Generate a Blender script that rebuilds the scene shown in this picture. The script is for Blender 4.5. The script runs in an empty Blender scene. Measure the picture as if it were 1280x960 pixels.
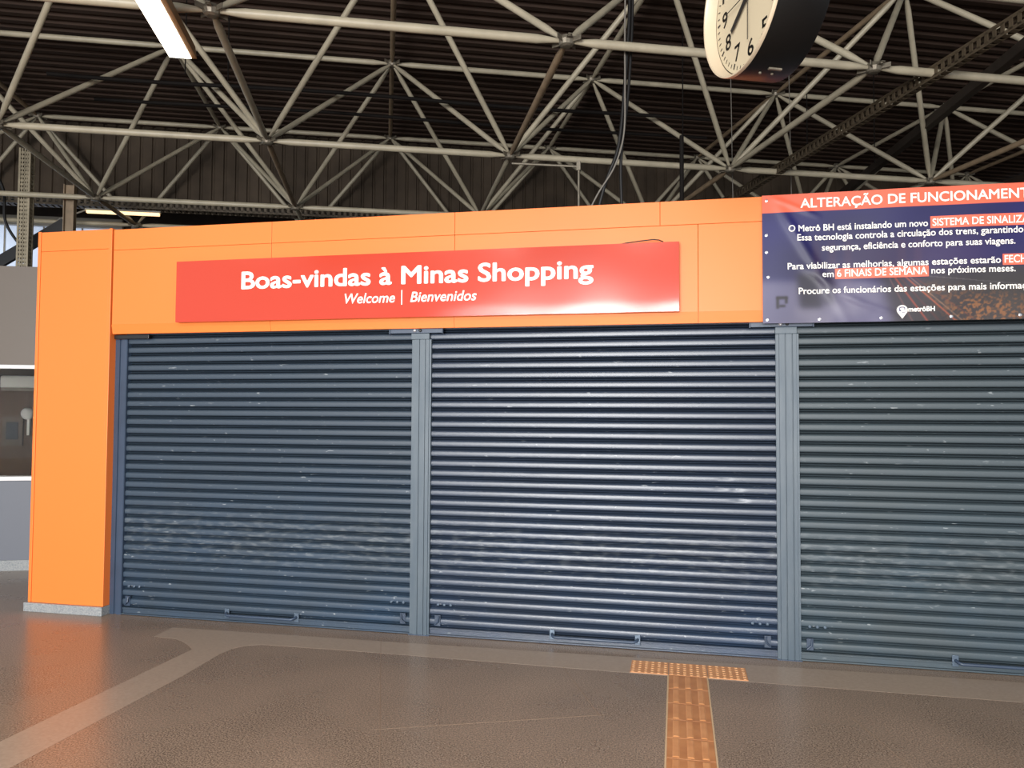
import bpy, math, random
import numpy as np
from mathutils import Vector, Matrix
random.seed(4)
sc = bpy.context.scene
COL = sc.collection

# ---------------------------------------------------------------- camera
cam_d = bpy.data.cameras.new('camera'); cam = bpy.data.objects.new('camera', cam_d); COL.objects.link(cam)
cam_d.sensor_width = 36; cam_d.lens = 963.02 / 1280 * 36; cam_d.clip_start = .05; cam_d.clip_end = 200
yaw, pitch, roll = .2103, .0382, .0053
f0 = Vector((-math.sin(yaw), math.cos(yaw), 0)); r0 = Vector((math.cos(yaw), math.sin(yaw), 0)); u0 = Vector((0, 0, 1))
fw = math.cos(pitch) * f0 + math.sin(pitch) * u0; u1 = -math.sin(pitch) * f0 + math.cos(pitch) * u0
rt = math.cos(roll) * r0 + math.sin(roll) * u1; up = -math.sin(roll) * r0 + math.cos(roll) * u1
cam.matrix_world = Matrix(((rt.x, up.x, -fw.x, 0), (rt.y, up.y, -fw.y, 0), (rt.z, up.z, -fw.z, 1.7), (0, 0, 0, 1)))
sc.camera = cam

# ---------------------------------------------------------------- world, light, exposure
sc.view_settings.view_transform = 'Standard'; sc.view_settings.look = 'None'
sc.view_settings.gamma = 1; sc.view_settings.use_curve_mapping = False
sc.view_settings.exposure = 0.0
w = bpy.data.worlds.new('world'); sc.world = w; w.use_nodes = True
bg = w.node_tree.nodes['Background']; bg.inputs['Color'].default_value = (.80, .90, 1.0, 1); bg.inputs['Strength'].default_value = 1.1
# daylight through the open side of the station, behind the photographer
al = bpy.data.lights.new('daylight_opening', 'AREA'); al.shape = 'RECTANGLE'; al.size = 6.4; al.size_y = 4.0
al.energy = 3100; al.color = (1.0, .985, .965)
alo = bpy.data.objects.new('daylight_opening', al); COL.objects.link(alo); alo.location = (-2.0, -10.5, 2.35)
alo.rotation_euler = (math.radians(90), 0, 0)
# added overhead fill lights, no fittings built, to brighten floor and shop front
for k, (lx, ly) in enumerate(((-3.2, -.6), (2.2, .2), (-.7, -.2), (5.4, -3.0), (-7.0, 0.2))):
    dl = bpy.data.lights.new('overhead_fill', 'AREA'); dl.shape = 'RECTANGLE'; dl.size = .2; dl.size_y = 2.6; dl.energy = 165; dl.color = (1.0, .93, .82)
    dlo = bpy.data.objects.new('overhead_fill', dl); COL.objects.link(dlo); dlo.location = (lx, ly, 4.8); dlo.rotation_euler = (0, 0, .375)
# ---------------------------------------------------------------- materials
def lin(c):
    return tuple((v / 255 / 12.92 if v / 255 <= .04045 else ((v / 255 + .055) / 1.055) ** 2.4) for v in c)
def mat(name, rgb, rough=.5, metal=0, spec=.5, var=.0, vscale=6, rvar=.0, bump=0, bscale=40, emit=None, alpha=None, trans=0, rgb2=None, stretch=None, coat=0):
    m = bpy.data.materials.new(name); m.use_nodes = True
    nt = m.node_tree; b = nt.nodes['Principled BSDF']; N = nt.nodes.new; L = nt.links.new
    c = lin(rgb)
    b.inputs['Base Color'].default_value = (*c, 1); b.inputs['Roughness'].default_value = rough
    b.inputs['Metallic'].default_value = metal; b.inputs['Specular IOR Level'].default_value = spec
    b.inputs['Coat Weight'].default_value = coat
    if trans: b.inputs['Transmission Weight'].default_value = trans
    if emit:
        b.inputs['Emission Color'].default_value = (*lin(emit[0]), 1); b.inputs['Emission Strength'].default_value = emit[1]
    if var or rvar or bump or rgb2:
        tc = N('ShaderNodeTexCoord'); src = tc.outputs['Object']
        if stretch:
            mp = N('ShaderNodeMapping'); mp.inputs['Scale'].default_value = stretch; L(src, mp.inputs[0]); src = mp.outputs[0]
        nz = N('ShaderNodeTexNoise'); nz.inputs['Scale'].default_value = vscale; nz.inputs['Detail'].default_value = 6; L(src, nz.inputs['Vector'])
        if var or rgb2:
            rp = N('ShaderNodeValToRGB'); rp.color_ramp.elements[0].position = .3; rp.color_ramp.elements[1].position = .7
            c2 = lin(rgb2) if rgb2 else tuple(min(1, v * (1 + var)) for v in c); c1 = c if rgb2 else tuple(v * (1 - var) for v in c)
            rp.color_ramp.elements[0].color = (*c1, 1); rp.color_ramp.elements[1].color = (*c2, 1)
            L(nz.outputs['Fac'], rp.inputs[0]); L(rp.outputs[0], b.inputs['Base Color'])
        if rvar:
            mr = N('ShaderNodeMapRange'); mr.inputs[3].default_value = rough - rvar; mr.inputs[4].default_value = rough + rvar
            L(nz.outputs['Fac'], mr.inputs[0]); L(mr.outputs[0], b.inputs['Roughness'])
        if bump:
            n2 = N('ShaderNodeTexNoise'); n2.inputs['Scale'].default_value = bscale; L(src, n2.inputs['Vector'])
            bp = N('ShaderNodeBump'); bp.inputs['Strength'].default_value = bump; bp.inputs['Distance'].default_value = .01
            L(n2.outputs['Fac'], bp.inputs['Height']); L(bp.outputs[0], b.inputs['Normal'])
    return m
M = {}
M['orange'] = mat('orange_panel', (232, 121, 54), .4, bump=.02, bscale=2.0, spec=.35)
M['sign'] = mat('sign_red', (186, 63, 44), .15, bump=.05, bscale=1.6, spec=.4)
M['white'] = mat('white_lettering', (245, 240, 232), .5)
M['coral'] = mat('coral_print', (236, 98, 72), .4)
M['cream'] = mat('cream_tube_paint', (172, 162, 140), .45, var=.12, vscale=5)
M['brownshade'] = mat('brown_shade_paint', (138, 118, 94), .55, var=.2, vscale=7)  # browner tone stands in for shading on cross chords; plain colour on the post
M['galv'] = mat('galvanised_joint', (122, 114, 100), .45, .4, var=.2, vscale=20)
M['deck'] = mat('brown_roof_deck', (60, 47, 40), .75, spec=.15, var=.15, vscale=1.5)
M['darkpanel'] = mat('dark_brown_cladding', (74, 63, 52), .7, spec=.2, var=.25, vscale=2.5)
M['blackwall'] = mat('dark_back_wall', (60, 50, 42), .7, var=.2)
M['conduit'] = mat('dark_conduit', (20, 16, 14), .8, spec=.2)
M['traym'] = mat('perforated_tray_steel', (88, 76, 60), .5, .2, var=.2)
M['traydark'] = mat('dark_tray_steel', (52, 44, 38), .5, var=.2)
M['traycream'] = mat('cream_lattice_paint', (158, 146, 122), .5, var=.15)
M['black'] = mat('black_paint', (24, 23, 24), .35)
M['cable'] = mat('black_cable', (20, 18, 18), .5)
M['greycable'] = mat('grey_cable', (120, 114, 106), .5)
M['drum'] = mat('black_gloss_drum', (13, 12, 12), .42, spec=.22)
M['dial'] = mat('ivory_dial', (186, 174, 148), .5)
M['dialrim'] = mat('ivory_rim', (188, 172, 148), .4)
M['ink'] = mat('black_ink', (26, 24, 24), .5)
M['lamp'] = mat('lit_diffuser', (255, 250, 235), .5, emit=((255, 246, 226), 9))
M['lampbody'] = mat('lamp_housing', (150, 112, 76), .45)
M['warm'] = mat('lit_warm_tube', (255, 225, 180), .5, emit=((255, 214, 160), 1.6))
M['granite'] = mat('grey_granite', (158, 160, 160), .35, rgb2=(112, 118, 124), vscale=90)
M['boothgrey'] = mat('booth_grey_paint', (98, 102, 112), .5)
M['boothtaupe'] = mat('booth_taupe_panel', (94, 84, 75), .5)
M['sill'] = mat('white_frame', (222, 222, 222), .4)
M['inwall'] = mat('booth_inner_wall', (88, 69, 50), .7)
M['indark'] = mat('booth_dark_wood', (56, 40, 30), .6)
M['inwhite'] = mat('booth_white_casing', (225, 222, 210), .5)
M['glass'] = mat('window_glass', (255, 255, 255), .02, trans=1.0)
M['glass'].node_tree.nodes['Principled BSDF'].inputs['IOR'].default_value = 1.25
M['glazing'] = mat('sky_glow_panel', (215, 226, 244), .4, emit=((205, 220, 245), .55), var=.1, vscale=1.0)  # emission stands in for the bright sky at this opening
M['steelbeam'] = mat('pale_beam', (176, 170, 158), .5, var=.1)
M['tact'] = mat('ochre_tactile_tile', (208, 150, 102), .4, rgb2=(190, 130, 84), vscale=9)
M['tacttop'] = mat('ochre_tactile_relief', (228, 180, 134), .35, rgb2=(208, 152, 106), vscale=14)
M['tactred'] = mat('brown_tactile_tile', (192, 134, 86), .4, rgb2=(166, 108, 66), vscale=7)
M['grout'] = mat('pale_grout', (196, 170, 138), .7)
M['stripe'] = mat('pale_floor_inlay', (160, 143, 128), .3, rgb2=(146, 129, 114), vscale=60, spec=.5)
M['joint'] = mat('floor_joint', (136, 116, 99), .5)
M['eyelet'] = mat('steel_eyelet', (196, 196, 200), .3, .8)
M['post'] = mat('blue_grey_post_paint', (76, 88, 98), .4, rgb2=(62, 77, 90), vscale=3, stretch=(6, 6, 1), rvar=.08)
M['bluedark'] = mat('navy_rail_paint', (50, 64, 84), .42, var=.15, vscale=4)
M['hasp'] = mat('worn_navy_steel', (84, 98, 114), .35, .3)

def shutter_mat(name, rgb, rough, spec=.5):
    m = mat(name, rgb, rough, spec=.5); nt = m.node_tree; b = nt.nodes['Principled BSDF']; N = nt.nodes.new; L = nt.links.new
    tc = N('ShaderNodeTexCoord')
    def noise(scale, st, det=6):
        mp = N('ShaderNodeMapping'); mp.inputs['Scale'].default_value = st; L(tc.outputs['Object'], mp.inputs[0])
        n = N('ShaderNodeTexNoise'); n.inputs['Scale'].default_value = scale; n.inputs['Detail'].default_value = det; L(mp.outputs[0], n.inputs['Vector']); return n.outputs['Fac']
    def ramp(s, a, bb, v0=0, v1=1):
        r = N('ShaderNodeMapRange'); r.inputs[1].default_value = a; r.inputs[2].default_value = bb; r.inputs[3].default_value = v0; r.inputs[4].default_value = v1
        L(s, r.inputs[0]); return r.outputs[0]
    def mul(a, bb):
        n = N('ShaderNodeMath'); n.operation = 'MULTIPLY'; L(a, n.inputs[0]); L(bb, n.inputs[1]); return n.outputs[0]
    sx = N('ShaderNodeSeparateXYZ'); L(tc.outputs['Object'], sx.inputs[0])
    band = mul(ramp(sx.outputs['Z'], .38, .62), ramp(sx.outputs['Z'], .95, .72))
    scr = mul(band, ramp(noise(9, (1.2, 1, 5)), .5, .68))
    cloud = mul(ramp(noise(1.6, (1, 1, 1.4), 4), .38, .72), ramp(sx.outputs['Z'], 1.5, .2, .1, 1))
    spk = mul(ramp(noise(34, (.45, 1, 1.5), 2), .69, .73), ramp(noise(2.2, (1, 1, 1), 2), .42, .6))
    def mix(fac, c1, c2):
        x = N('ShaderNodeMix'); x.data_type = 'RGBA'; L(fac, x.inputs['Factor'])
        if isinstance(c1, tuple): x.inputs[6].default_value = (*c1, 1)
        else: L(c1, x.inputs[6])
        x.inputs[7].default_value = (*c2, 1); return x.outputs[2]
    c = lin(rgb)
    o = mix(cloud, c, (c[0] * .88, c[1] * 1.1, c[2] * 1.3))
    s2 = N('ShaderNodeMath'); s2.operation = 'MULTIPLY'; L(scr, s2.inputs[0]); s2.inputs[1].default_value = .38
    o = mix(s2.outputs[0], o, lin((132, 138, 142)))
    s3 = N('ShaderNodeMath'); s3.operation = 'MULTIPLY'; L(spk, s3.inputs[0]); s3.inputs[1].default_value = .55
    o = mix(s3.outputs[0], o, lin((170, 176, 180)))
    L(o, b.inputs['Base Color']); b.inputs['Specular IOR Level'].default_value = spec
    return m
M['sh0'] = shutter_mat('navy_shutter_paint', (52, 64, 77), .44)
M['sh1'] = shutter_mat('glossy_navy_shutter_paint', (50, 60, 76), .36, .7)
M['sh2'] = shutter_mat('greyed_navy_shutter_paint', (64, 74, 80), .46)

def floor_mat():
    m = mat('polished_terrazzo', (112, 92, 78), .27, spec=.5); nt = m.node_tree; b = nt.nodes['Principled BSDF']; N = nt.nodes.new; L = nt.links.new
    tc = N('ShaderNodeTexCoord')
    n1 = N('ShaderNodeTexNoise'); n1.inputs['Scale'].default_value = 120; n1.inputs['Detail'].default_value = 5
    n2 = N('ShaderNodeTexNoise'); n2.inputs['Scale'].default_value = 1.3; n2.inputs['Detail'].default_value = 7
    for n in (n1, n2): L(tc.outputs['Object'], n.inputs['Vector'])
    r1 = N('ShaderNodeValToRGB'); e = r1.color_ramp.elements; e[0].position = .36; e[1].position = .66
    e[0].color = (*lin((84, 70, 60)), 1); e[1].color = (*lin((170, 149, 131)), 1)
    L(n1.outputs['Fac'], r1.inputs[0])
    r2 = N('ShaderNodeValToRGB'); e = r2.color_ramp.elements; e[0].position = .3; e[1].position = .72
    e[0].color = (.82, .81, .79, 1); e[1].color = (1.08, 1.07, 1.06, 1); L(n2.outputs['Fac'], r2.inputs[0])
    x = N('ShaderNodeMix'); x.data_type = 'RGBA'; x.blend_type = 'MULTIPLY'; x.inputs['Factor'].default_value = 1
    L(r1.outputs[0], x.inputs[6]); L(r2.outputs[0], x.inputs[7]); L(x.outputs[2], b.inputs['Base Color'])
    mr = N('ShaderNodeMapRange'); mr.inputs[3].default_value = .2; mr.inputs[4].default_value = .36
    L(n2.outputs['Fac'], mr.inputs[0]); L(mr.outputs[0], b.inputs['Roughness'])
    return m
M['floor'] = floor_mat()

# ---------------------------------------------------------------- mesh helpers (all coordinates are world metres)
class MB:
    def __init__(s): s.v = []; s.f = []
    def add(s, vs, fs):
        b = len(s.v); s.v += [tuple(p) for p in vs]; s.f += [tuple(i + b for i in q) for q in fs]; return s
    def obox(s, c, ax, h):
        c = Vector(c); A = [Vector(a).normalized() * k for a, k in zip(ax, h)]
        if A[0].cross(A[1]).dot(A[2]) < 0: A[2] = -A[2]
        vs = [c + sx * A[0] + sy * A[1] + sz * A[2] for sz in (-1, 1) for sy in (-1, 1) for sx in (-1, 1)]
        return s.add(vs, [(0, 2, 3, 1), (4, 5, 7, 6), (0, 1, 5, 4), (2, 6, 7, 3), (0, 4, 6, 2), (1, 3, 7, 5)])
    def box(s, x0, x1, y0, y1, z0, z1):
        return s.obox(((x0 + x1) / 2, (y0 + y1) / 2, (z0 + z1) / 2), ((1, 0, 0), (0, 1, 0), (0, 0, 1)), (abs(x1 - x0) / 2, abs(y1 - y0) / 2, abs(z1 - z0) / 2))
    def bar(s, p, q, hw, hh, upv=(0, 0, 1)):
        p = Vector(p); q = Vector(q); d = (q - p).normalized(); u = Vector(upv); sd = d.cross(u).normalized(); u = sd.cross(d)
        return s.obox((p + q) / 2, (d, sd, u), ((q - p).length / 2, hw, hh))
    def sweep(s, pts, rad, n=8, cap=True):
        P = [Vector(p) for p in pts]; R = rad if isinstance(rad, (list, tuple)) else [rad] * len(P)
        d0 = (P[1] - P[0]).normalized(); a = d0.orthogonal().normalized(); vs = []; fs = []
        for i, p in enumerate(P):
            d = (P[min(i + 1, len(P) - 1)] - P[max(i - 1, 0)]).normalized()
            a = (a - d * a.dot(d)).normalized(); b = d.cross(a)
            for k in range(n):
                t = 2 * math.pi * k / n; vs.append(p + R[i] * (math.cos(t) * a + math.sin(t) * b))
        for i in range(len(P) - 1):
            for k in range(n):
                k2 = (k + 1) % n; fs.append((i * n + k, i * n + k2, (i + 1) * n + k2, (i + 1) * n + k))
        if cap:
            fs.append(tuple(range(n))[::-1]); m = (len(P) - 1) * n; fs.append(tuple(m + k for k in range(n)))
        return s.add(vs, fs)
    def lathe(s, o, ax, prof, n=64, closed=False):
        """prof: (distance along the axis, radius)"""
        o = Vector(o); ax = Vector(ax).normalized(); a = ax.orthogonal().normalized(); b = ax.cross(a); vs = []; fs = []
        for (h, r) in prof:
            for k in range(n):
                t = 2 * math.pi * k / n; vs.append(o + ax * h + r * (math.cos(t) * a + math.sin(t) * b))
        for i in range(len(prof) - 1):
            for k in range(n):
                k2 = (k + 1) % n; fs.append((i * n + k, i * n + k2, (i + 1) * n + k2, (i + 1) * n + k))
        fs.append(tuple(range(n))[::-1]); m = (len(prof) - 1) * n; fs.append(tuple(m + k for k in range(n)))
        return s.add(vs, fs)
    def prism(s, poly, to3, d):
        """poly of 2-D points put in space by to3, thickened along vector d"""
        n = len(poly); d = Vector(d); a = [Vector(to3(*p)) for p in poly]; b = [p + d for p in a]
        return s.add(a + b, [tuple(range(n)), tuple(range(n, 2 * n))[::-1]] + [(i, i + n, (i + 1) % n + n, (i + 1) % n) for i in range(n)])
    def grid(s, P):
        r = len(P); c = len(P[0])
        return s.add([p for row in P for p in row], [(i * c + j, i * c + j + 1, (i + 1) * c + j + 1, (i + 1) * c + j) for i in range(r - 1) for j in range(c - 1)])
def wloc(o):
    v = Vector((0, 0, 0))
    while o is not None: v = v + o.location; o = o.parent
    return v
def link(name, me, m, parent=None, smooth=None, bevel=0):
    o = bpy.data.objects.new(name, me); COL.objects.link(o)
    if m is not None: me.materials.append(m)
    off = Vector((0, 0, 0))
    if parent is not None: o.parent = parent; off = wloc(parent)
    else:
        n = len(me.vertices); co = np.empty(n * 3); me.vertices.foreach_get('co', co); co = co.reshape(-1, 3)
        lo = co.min(0); hi = co.max(0); off = Vector(((lo[0] + hi[0]) / 2, (lo[1] + hi[1]) / 2, lo[2])); o.location = off
    me.transform(Matrix.Translation(-off))
    if smooth is not None:
        me.polygons.foreach_set('use_smooth', [True] * len(me.polygons)); me.set_sharp_from_angle(angle=math.radians(smooth))
    if bevel:
        b = o.modifiers.new('bevel', 'BEVEL'); b.width = bevel; b.segments = 2; b.limit_method = 'ANGLE'
    me.update(); return o
def build(name, mb, m, parent=None, smooth=None, bevel=0):
    me = bpy.data.meshes.new(name); me.from_pydata(mb.v, [], mb.f); me.validate(); me.update()
    return link(name, me, m, parent, smooth, bevel)
def tag(o, label, cat, group=None):
    o['label'] = label; o['category'] = cat
    if group: o['group'] = group
    return o
def thing(name, loc, label, cat, group=None):
    o = bpy.data.objects.new(name, None); COL.objects.link(o); o.location = loc; o.empty_display_size = .1
    return tag(o, label, cat, group)
def struct(name, mb, m, **k):
    o = build(name, mb, m, **k); o['kind'] = 'structure'; return o
def text_mesh(body, bold=0.0, shear=0.0, spacing=1.0, extrude=0.0):
    cu = bpy.data.curves.new('lettering', 'FONT'); cu.body = body; cu.size = 1; cu.offset = bold; cu.shear = shear
    cu.space_character = spacing; cu.extrude = extrude; cu.resolution_u = 4
    o = bpy.data.objects.new('lettering', cu); COL.objects.link(o)
    dg = bpy.context.evaluated_depsgraph_get(); me = bpy.data.meshes.new_from_object(o.evaluated_get(dg))
    bpy.data.objects.remove(o); bpy.data.curves.remove(cu); return me
_cap = {}
def cap_height(bold):
    if bold not in _cap:
        me = text_mesh('H', bold); zs = [v.co.y for v in me.vertices]; _cap[bold] = (min(zs), max(zs)); bpy.data.meshes.remove(me)
    return _cap[bold]
def lettering(name, body, x0, x1, base, cap, place, m, parent, bold=.02, shear=0, thick=0.0, spacing=1.0):
    """one mesh per word; place(x, z, d) gives the world point d metres in front of the carrying surface"""
    def ext(t):
        me = text_mesh(t, 0, shear, spacing, 0); xs = [v.co.x for v in me.vertices]; return me, min(xs), max(xs)
    full, a, b = ext(body); bpy.data.meshes.remove(full); a -= bold; b += bold
    lo, hi = cap_height(0); lo -= bold; s = cap / (hi - lo + bold); words = body.split(' '); made = []
    for i_, w_ in enumerate(words):
        if not w_: continue
        pm, _, xend = ext(' '.join(words[:i_ + 1])); bpy.data.meshes.remove(pm)
        me, wa, wb = ext(w_); sh = xend - wb
        n0 = len(me.vertices); co = np.empty(n0 * 3); me.vertices.foreach_get('co', co); co = co.reshape(-1, 3); vs = []; fs = []
        for k in range(8 if bold else 1):      # heavier strokes: the outline repeated around a small circle
            t = 2 * math.pi * k / 8; vs += [(x + sh + bold * math.cos(t), y_ + bold * math.sin(t), -.12 * k) for x, y_, z in co]; fs += [[q + n0 * k for q in p.vertices] for p in me.polygons]
        bpy.data.meshes.remove(me); me = bpy.data.meshes.new(name)
        me.from_pydata([place(x0 + (x - a) / (b - a) * (x1 - x0), base + (y_ - lo) * s, z * .0004 + thick + .0016) for x, y_, z in vs], [], fs)
        made.append(link(name, me, m, parent))
    return made

D = 5.726      # plane of the shutters
F = 5.626      # plane of the orange cladding
TO = Vector((-7.6576, 7.3385, 0)); TA = .3752; TX = Vector((math.cos(TA), math.sin(TA), 0)); TY = Vector((-math.sin(TA), math.cos(TA), 0)); UZ = Vector((0, 0, 1))
def T(x, y, z): return TO + TX * x + TY * y + UZ * z       # the steel frame and booth run on their own axes

# ---------------------------------------------------------------- setting: floor, ceiling, walls
struct('floor', MB().add([(-26, -16, 0), (22, -16, 0), (22, 26, 0), (-26, 26, 0)], [(0, 1, 2, 3)]), M['floor'])
def thick_poly(poly, z0, z1):
    return MB().prism(poly, lambda x, y: (x, y, z0), (0, 0, z1 - z0))
s1 = [(-3.87, 5.205), (-3.667, 5.183), (-3.60, 5.15), (-3.50, 5.08), (-3.395, 4.99), (-3.402, 4.2), (-3.405, 3.3), (-3.41, 1.2), (-3.11, 1.2), (-3.11, 3.4), (-3.115, 4.5), (-3.14, 4.93),
      (-3.125, 5.06), (-3.07, 5.15), (-2.97, 5.20), (-2.337, 5.21), (0, 5.18), (3.3, 5.18), (3.3, 5.56), (2.0, 5.56), (-2.13, 5.475), (-3.3, 5.462), (-3.885, 5.45)]
struct('trim_1', thick_poly(s1, -.01, .0006), M['stripe'])
mj = MB()
for a, b in (((-2.19, 5.56), (-1.10, 2.8)), ((-.748, 5.2), (-.426, 4.416)), ((-1.6, 3.957), (-.4, 4.44)), ((.95, 4.75), (1.25, 3.5))):
    mj.bar((*a, 0), (*b, 0), .002, .0008)
struct('trim_2', mj, M['joint'])
# ceiling: corrugated steel deck above the frame
mc = MB(); rows = []
y = -19.0
while y < 12:
    for dy, z in ((0, 0), (.09, 0), (.12, .055), (.19, .055)):
        rows.append((y + dy, 6.93 + z))
    y += .22
mc.grid([[T(-14, a, z), T(26, a, z)] for a, z in rows])
struct('ceiling', mc, M['deck'])
# far cladding wall hanging below the deck
mw = MB(); pr = []
x = -9.0
while x < 17:
    for dx, d in ((0, 0), (.15, 0), (.165, .03), (.195, .03)): pr.append((x + dx, d))
    x += .21
mw.grid([[T(a, 5.25 + d, 5.46) for a, d in pr], [T(a, 5.25 + d, 6.95) for a, d in pr]])
struct('wall_back', mw, M['darkpanel'])
struct('trim_3', MB().bar(T(-9, 5.22, 5.43), T(17, 5.22, 5.43), .05, .04), M['traydark'])
struct('wall_rear', MB().bar(T(-1.15, 8.2, 3.45), T(19, 8.2, 3.45), .08, 3.45), M['blackwall'])
mb = MB()
for k in range(18): mb.bar(T(-1.0 + k * 1.1, 8.08, 5.63), T(-1.0 + k * 1.1 + (.7 if k % 2 else 1.0), 8.08, 5.63), .04, .06)
struct('trim_4', mb, M['steelbeam'])
struct('trim_5', MB().bar(T(-10, 8.0, 5.72), T(-1.15, 8.0, 5.72), .06, .1), M['steelbeam'])
# tall glowing panel added in place of open sky at far left, with thin bars
g = struct('window_1', MB().bar(T(-10, 8.15, 4.3), T(-1.15, 8.15, 4.3), .01, 1.35), M['glazing'])
for k in range(12):
    x = -9.6 + k * .76; build('mullion', MB().bar(T(x, 8.1, 2.95), T(x, 8.1, 5.65), .015, .015, TX), M['steelbeam'], g)
struct('wall_left', MB().bar(T(-10, 8.15, 1.47), T(-1.15, 8.15, 1.47), .06, 1.47).bar(T(-10, 8.15, 6.42), T(-1.15, 8.15, 6.42), .06, .77), M['blackwall'])
struct('wall_right_blocker', MB().bar(T(18, -4, 3.45), T(18, 8.2, 3.45), .08, 3.45), M['blackwall'])  # unseen wall added to block side light from brightening the deck

# ---------------------------------------------------------------- the shop front: cladding
fascia = thing('orange_fascia', (-.6, F + .15, 2.35), 'long orange metal fascia running above the three navy shutters', 'fascia')
mf = MB()
xs = [-4.655, -3.19, -1.655, -.112, 1.43, 3.42]; g_ = .0011
for a, b in zip(xs[:-1], xs[1:]):
    mf.box(a + g_, b - g_, F, F + .3, 3.062 + g_, 3.237)
xs2 = [-4.655, -3.19, -1.655, .155, 1.43, 3.42]
for a, b in zip(xs2[:-1], xs2[1:]):
    mf.box(a + g_, b - g_, F, F + .3, 2.43, 3.062 - g_)
build('cladding_panel', mf, M['orange'], fascia, bevel=.002)
ml = MB()
for a, b in zip(xs2[:-1], xs2[1:]):
    ml.add([(a + g_, F - .004, 2.43), (b - g_, F - .004, 2.43), (b - g_, F + .012, 2.352), (a + g_, F + .012, 2.352), (a + g_, F + .3, 2.43), (b - g_, F + .3, 2.43), (b - g_, F + .045, 2.352), (a + g_, F + .045, 2.352)],
           [(0, 3, 2, 1), (3, 7, 6, 2), (7, 4, 5, 6), (0, 1, 5, 4), (0, 4, 7, 3), (1, 2, 6, 5)])
build('bottom_lip', ml, M['orange'], fascia)
column = thing('orange_column', (-5.04, F + .3, 0), 'broad orange clad column at the left end of the shop front', 'column')
cp = MB(); cp.box(-5.375, -4.70, F, F + .6, .075, 3.077 - g_); cp.box(-5.375, -4.70, F, F + .6, 3.077 + g_, 3.245)
build('cladding_panel', cp, M['orange'], column, bevel=.002)
for x0, x1 in ((-5.405, -5.377), (-4.698, -4.668)):
    build('corner_trim', MB().box(x0, x1, F - .006, F + .6, .075, 3.25), M['orange'], column, bevel=.003)
pl = MB().box(-5.43, -4.665, F - .025, F + .62, 0, .074)
build('plinth', pl, M['granite'], column, bevel=.003)['label'] = 'grey granite plinth'

# ---------------------------------------------------------------- roller shutters
def curtain(x0, x1, wob, dents=(), seed=0):
    rnd = random.Random(seed); n = 31; p = 2.34 / n; prof = [(0, .000), (.07, .022), (.14, .045), (.146, .003), (.162, .001), (.188, .003), (.26, .024), (.335, .045), (.342, .003), (.358, -.0065), (.382, -.0115), (.42, -.0138), (.50, -.0150), (.60, -.0156), (.70, -.0157), (.80, -.0152), (.88, -.0140), (.935, -.0105), (.978, -.003)]
    nx = 72; rows = []
    for k in range(n):
        ph = [rnd.uniform(0, 6.28) for _ in range(3)]; am = wob * rnd.uniform(.5, 1.2)
        for t, d in prof:
            row = []
            for i in range(nx + 1):
                x = x0 + (x1 - x0) * i / nx; z = .055 + (k + t) * p
                yy = d + am * (math.sin(2.1 * x + ph[0]) + .6 * math.sin(5.3 * x + ph[1])) * (.4 + t)
                zz = z + .35 * am * math.sin(3.1 * x + ph[2])
                for dx, dz, rx, rz, dp in dents:
                    q = ((x - dx) / rx) ** 2 + ((z - dz) / rz) ** 2
                    if q < 6: yy += dp * math.exp(-q)
                row.append((x, D + yy, zz))
            rows.append(row)
    rows.append([(x0 + (x1 - x0) * i / nx, D + .002, 2.395) for i in range(nx + 1)])
    return MB().grid(rows)
def shutter(x0, x1, label, m, wob, hx, dents, seed, latches):
    s = thing('roller_shutter', ((x0 + x1) / 2, D, 0), label, 'shutter', 'navy roller shutters of the shop front')
    build('curtain', curtain(x0 - .02, x1 + .02, wob, dents, seed), m, s, smooth=38)
    bb = MB(); bb.box(x0 - .01, x1 + .01, D - .012, D + .012, .003, .058); bb.box(x0 - .01, x1 + .01, D - .034, D - .012, .003, .013); bb.box(x0 - .01, x1 + .01, D - .02, D - .012, .046, .056)
    build('bottom_bar', bb, m, s, bevel=.002)
    h = MB(); z = .072; xa, xb = hx; r = .011; pts = []
    for t in np.linspace(0, 1, 6): pts.append((xa + .03 * (1 - math.cos(t * math.pi / 2)), D - .02 - .045 * math.sin(t * math.pi / 2), z - .012 * t))
    for t in np.linspace(1, 0, 6): pts.append((xb - .03 * (1 - math.cos(t * math.pi / 2)), D - .02 - .045 * math.sin(t * math.pi / 2), z - .012 * t))
    ho = build('pull_handle', h.sweep(pts, r, 10), M['bluedark'], s, smooth=50)
    for xx in hx: build('mounting_plate', MB().box(xx - .02, xx + .02, D - .026, D - .011, .03, .105), M['hasp'], ho, bevel=.003)
    for lx, sg in latches:
        l = MB(); l.box(lx - .022, lx + .022, D - .022, D - .008, .075, .155); l.sweep([(lx - .012 * sg, D - .03, .15), (lx - .008 * sg, D - .035, .11), (lx + .02 * sg, D - .034, .085)], .006, 8)
        build('slide_latch', l, M['bluedark'], s)
        for k in (-.05, 0, .05): build('rivet', MB().lathe((lx - sg * .05 + k, D - .008, .235), (0, -1, 0), [(0, .011), (.006, .011), (.009, .006)], 10), M['hasp'], s)
    return s
shutter(-4.553, -2.0108, 'navy roller shutter next to the orange column, scuffed across its lower half', M['sh0'], .0006, (-3.575, -2.961), (), 1, ((-4.50, -1), (-2.07, 1)))
shutter(-1.8546, .685, 'shiny dented navy roller shutter in the middle, behind the tactile path', M['sh1'], .0007, (-.904, -.279),
        ((-1.053, 1.268, .034, .012, .007), (-1.03, 1.19, .03, .010, .003), (.345, 1.247, .026, .011, .006), (.30, 1.172, .022, .012, .007), (.42, 1.168, .02, .012, .007), (.44, 1.093, .036, .013, .008)), 2, ((-1.79, -1), (.62, 1)))
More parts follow.
